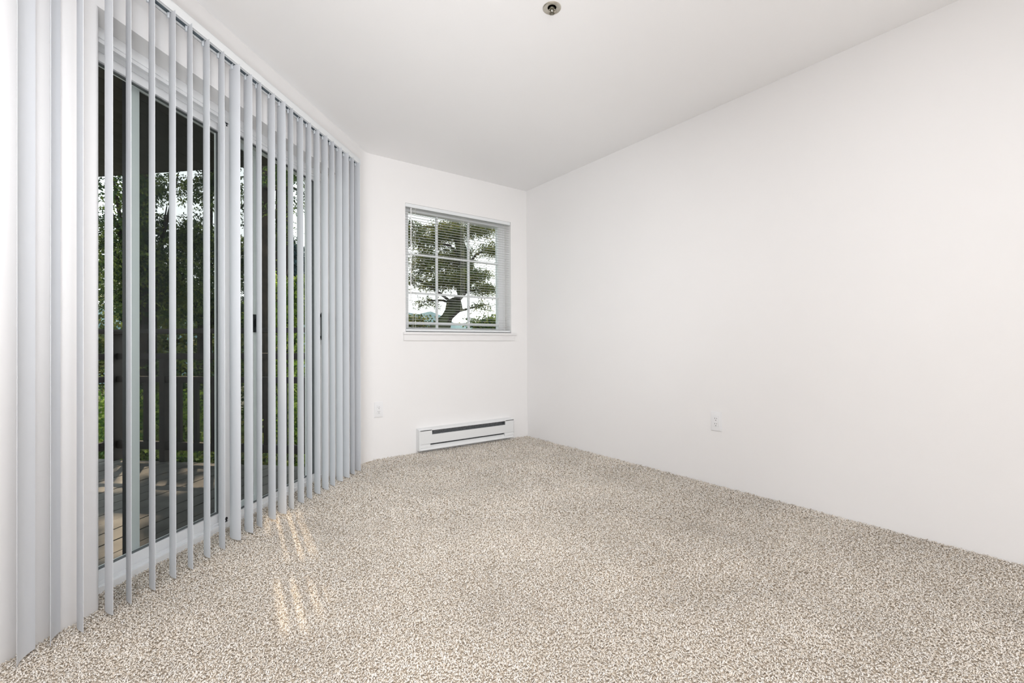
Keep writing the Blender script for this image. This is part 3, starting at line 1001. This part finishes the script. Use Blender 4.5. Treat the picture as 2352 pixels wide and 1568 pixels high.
# 5 distant blue green conifer right of the cedar
p = at(672, 700, 34)
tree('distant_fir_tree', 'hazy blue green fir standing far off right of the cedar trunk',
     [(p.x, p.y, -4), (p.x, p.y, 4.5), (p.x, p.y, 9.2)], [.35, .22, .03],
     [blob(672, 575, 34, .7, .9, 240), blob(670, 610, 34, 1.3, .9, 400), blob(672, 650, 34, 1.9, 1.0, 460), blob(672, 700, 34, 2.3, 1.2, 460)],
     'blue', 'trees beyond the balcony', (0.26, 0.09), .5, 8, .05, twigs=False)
# 6 sunlit young maple
p = at(665, 800, 8.6)
tree('young_maple_tree', 'sunlit bright green young maple behind the far end of the railing',
     [(p.x, p.y, G), (p.x + .03, p.y, .4), (p.x, p.y + .05, 2.2)], [.06, .045, .015],
     [blob(660, 655, 8.5, .42, .22, 150), blob(690, 700, 8.4, .35, .3, 150), blob(640, 720, 8.7, .4, .3, 150), blob(680, 780, 8.6, .5, .3, 130), blob(640, 840, 8.6, .5, .4, 160), blob(700, 880, 8.2, .5, .4, 160)],
     'bright', 'trees beyond the balcony', (0.085, 0.036), .3, 9, .012)
# 7 the tree filling the back window, trunk leaning
tb = [at(1002, 800, 8.0), at(1012, 752, 8.0), at(1045, 700, 8.0), at(1064, 660, 8.0), at(1072, 610, 8.1), at(1050, 540, 8.2), at(1040, 470, 8.3)]
tb = [Vector((tb[0].x - .12, tb[0].y, G))] + tb
tree('leaning_tree', 'mossy leaning tree with a curved trunk filling the back window',
     [tuple(v) for v in tb], [.24, .20, .185, .165, .15, .12, .08, .05],
     [blob(975, 545, 8.0, .36, .20, 200), blob(1035, 530, 8.1, .40, .20, 240), blob(985, 600, 7.9, .32, .24, 210), blob(1045, 590, 8.2, .36, .22, 220), blob(1045, 635, 8.0, .45, .16, 220),
      blob(1105, 520, 7.9, .30, .16, 150), blob(1130, 570, 8.0, .20, .12, 90), blob(1090, 630, 7.8, .28, .12, 130), blob(1115, 660, 7.8, .22, .09, 80), blob(1000, 650, 8.1, .26, .12, 90), blob(955, 640, 7.8, .18, .12, 45),
      blob(985, 690, 7.9, .2, .08, 26), blob(1110, 700, 7.8, .2, .10, 24), blob(940, 520, 7.9, .16, .14, 50)],
     'olive', 'trees beyond the balcony', (0.062, 0.013), .45, 11, .02)
# unseen crowns added towards the sun to shade the balcony and shape light flecks
hx = Vector((math.sin(SUN_AZ), math.cos(SUN_AZ)))
HB = []
for k in range(115):
    a = RNG.uniform(-2.4, 2.2)
    bz = RNG.uniform(4.3, 7.4)
    dist = bz / math.tan(SUN_EL) + RNG.uniform(-2.0, 2.0)
    q = Vector((0.1, 3.0)) + hx * dist + Vector((hx.y, -hx.x)) * a
    HB.append((q.x, q.y, bz, .6, .6, .34, 100))
p = at(560, 780, 9.5)
tree('shade_canopy_tree', 'unseen tree added to shade the balcony and leave sun flecks',
     [(2.1, 12.6, G), (2.1, 12.5, 2.5), (2.0, 12.0, 6.2), (1.6, 11.0, 8.4)], [.2, .17, .12, .05], HB, 'dark', 'trees beyond the balcony', (0.095, 0.034), .5, 11, .03, twigs=False)


def shrub(label, c, w, h, n, tone, leaf=(0.06, 0.028)):
    base = Vector((c[0], c[1], G))
    rt = empty('shrub', Matrix.Translation(base), label, 'shrub', 'shrubs below the balcony')
    for k in range(5):
        a = k * 1.26 + .3
        MB().tube([(0.05 * math.cos(a), .05 * math.sin(a), 0), (.25 * w * math.cos(a), .25 * w * math.sin(a), (c[2] - G) * .6), (.5 * w * math.cos(a), .5 * w * math.sin(a), c[2] - G)], [.02, .014, .006], 5).build('stem', M['bark'], rt)
    foliage(rt, [(c[0], c[1], c[2], w, w, h, n), (c[0] + .3 * w, c[1] - .2, c[2] - h, w, w, h, n)], tone, base, leaf, droop=.1, per=9)


for lab, px, py, r_, w_, h_, n_, tone in (
        ('bright leafy shrub beneath the corner post', 255, 1040, 6.4, .55, .40, 260, 'bright'),
        ('green shrub below the railing, second from the corner post', 340, 1050, 6.2, .55, .36, 240, 'olive'),
        ('green shrub below the middle balusters', 430, 1052, 6.0, .55, .36, 240, 'bright'),
        ('green shrub below the railing next to the cedar trunk', 520, 1050, 5.9, .55, .36, 240, 'olive'),
        ('leafy shrub rising behind the balusters by the corner post', 290, 960, 7.2, .50, .42, 220, 'bright'),
        ('leafy shrub rising behind the middle balusters', 440, 970, 7.0, .45, .40, 200, 'bright'),
        ('dark shrub behind the balusters between two brighter shrubs', 370, 930, 8.5, .9, .8, 300, 'dark'),
        ('dark shrub low behind the cedar trunk', 540, 930, 8.5, .9, .8, 300, 'dark'),
        ('yellow green shrub below the young maple', 690, 950, 7.2, .5, .45, 220, 'bright'),
        ('shrub at the lower left of the back window', 945, 742, 8.5, .28, .16, 80, 'olive'),
        ('shrub at the lower right of the back window', 1120, 745, 8.3, .36, .17, 120, 'dark')):
    c = at(px, py, r_)
    shrub(lab, (c.x, c.y, c.z), w_, h_, n_, tone)
